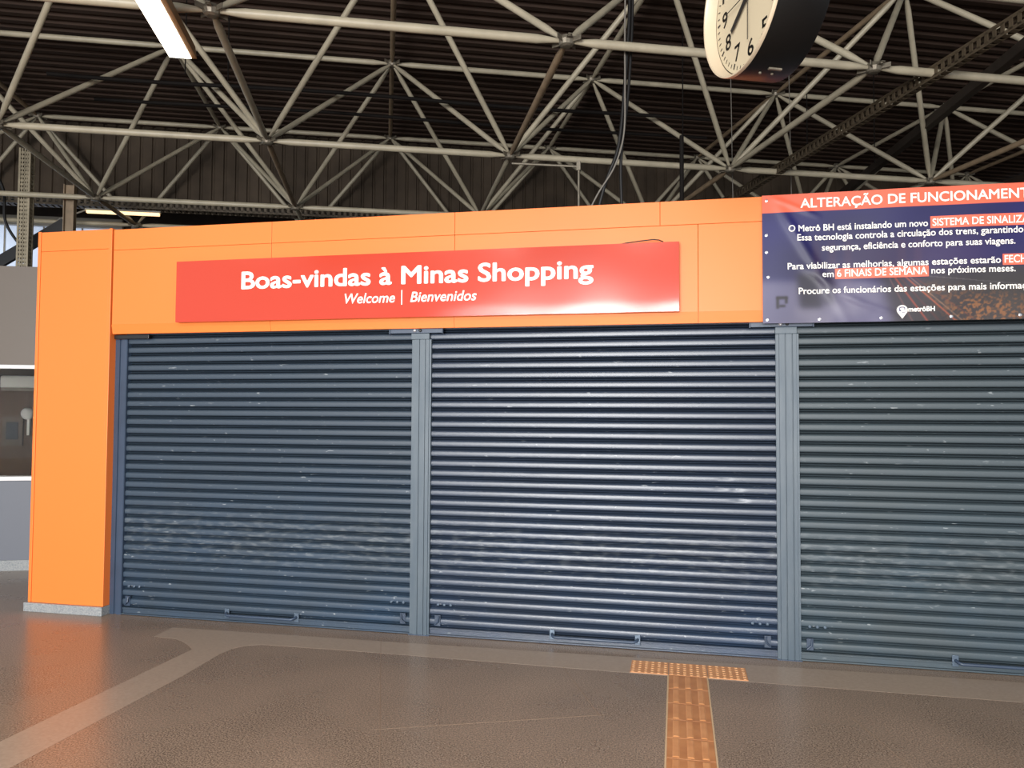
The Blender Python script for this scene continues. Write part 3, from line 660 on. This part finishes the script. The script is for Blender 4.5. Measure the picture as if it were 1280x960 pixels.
build('louvre', bbox(-.90, -.45, bb_ - .215, bb_ - .18, 1.985, 2.03), M['galv'], ac)
pf = thing('framed_picture', T(-.82, bb_, 1.27), 'dark screen in a brown frame on the booth inner wall', 'picture')
build('frame', bbox(-.95, -.68, bb_ - .03, bb_ - .002, 1.2, 1.62), M['traym'], pf); build('panel', bbox(-.90, -.74, bb_ - .035, bb_ - .028, 1.29, 1.54), M['black'], pf)
tag(build('notice_sheet', bbox(-1.3, -1.0, bb_ - .02, bb_ - .002, 1.2, 1.66), M['inwhite']), 'white notice sheet on the booth inner wall, at the photo edge', 'notice')
wc = thing('wall_fan', T(-.6, bb_ - .1, 1.4), 'small white fan on a stem against the booth inner wall', 'fan')
build('cage', MB().lathe(T(-.6, bb_ - .03, 1.66), -TY, [(0, .05), (.02, .085), (.07, .085), (.1, .05)], 20), M['inwhite'], wc, smooth=60)
build('stem', bbox(-.615, -.585, bb_ - .06, bb_ - .005, 1.35, 1.62), M['inwhite'], wc)

# ---------------------------------------------------------------- tactile paving
tp = thing('tactile_paving', (.07, 4.5, 0), 'ochre tactile paving forming a T in front of the shiny middle shutter', 'tactile paving')
def tile(x0, x1, y0, y1, kind, k):
    t_ = build('alert_tile' if kind == 'dots' else 'directional_tile', MB().box(x0 + .002, x1 - .002, y0 + .002, y1 - .002, -.004, .004), M['tact' if kind == 'dots' else 'tactred'], tp, bevel=.0015)
    r = MB()
    if kind == 'dots':
        for i in range(6):
            for j in range(6):
                cx = x0 + (x1 - x0) * (i + .5) / 6; cy = y0 + (y1 - y0) * (j + .5) / 6; r.lathe((cx, cy, .004), (0, 0, 1), [(0, .0115), (.002, .0095), (.003, .005)], 10)
    else:
        for i in range(3):
            cx = x0 + (x1 - x0) * (.2 + .3 * i)
            r.add([(cx - .018, y0 + .014, .004), (cx + .018, y0 + .014, .004), (cx + .018, y1 - .014, .004), (cx - .018, y1 - .014, .004), (cx - .011, y0 + .022, .007), (cx + .011, y0 + .022, .007), (cx + .011, y1 - .022, .007), (cx - .011, y1 - .022, .007)],
                  [(4, 5, 6, 7), (0, 1, 5, 4), (1, 2, 6, 5), (2, 3, 7, 6), (3, 0, 4, 7)])
    build('relief', r, M['tacttop' if kind == 'dots' else 'tact'], t_)
for k in range(3): tile(-.307 + .2515 * k, -.307 + .2515 * (k + 1), 5.193, 5.447, 'dots', k)
for k in range(10): tile(-.055, .188, 5.19 - .2475 * (k + 1), 5.19 - .2475 * k, 'bars', k)
gm = MB().box(-.062, .195, 2.7, 5.19, -.004, .0018)
build('grout', gm, M['grout'], tp)
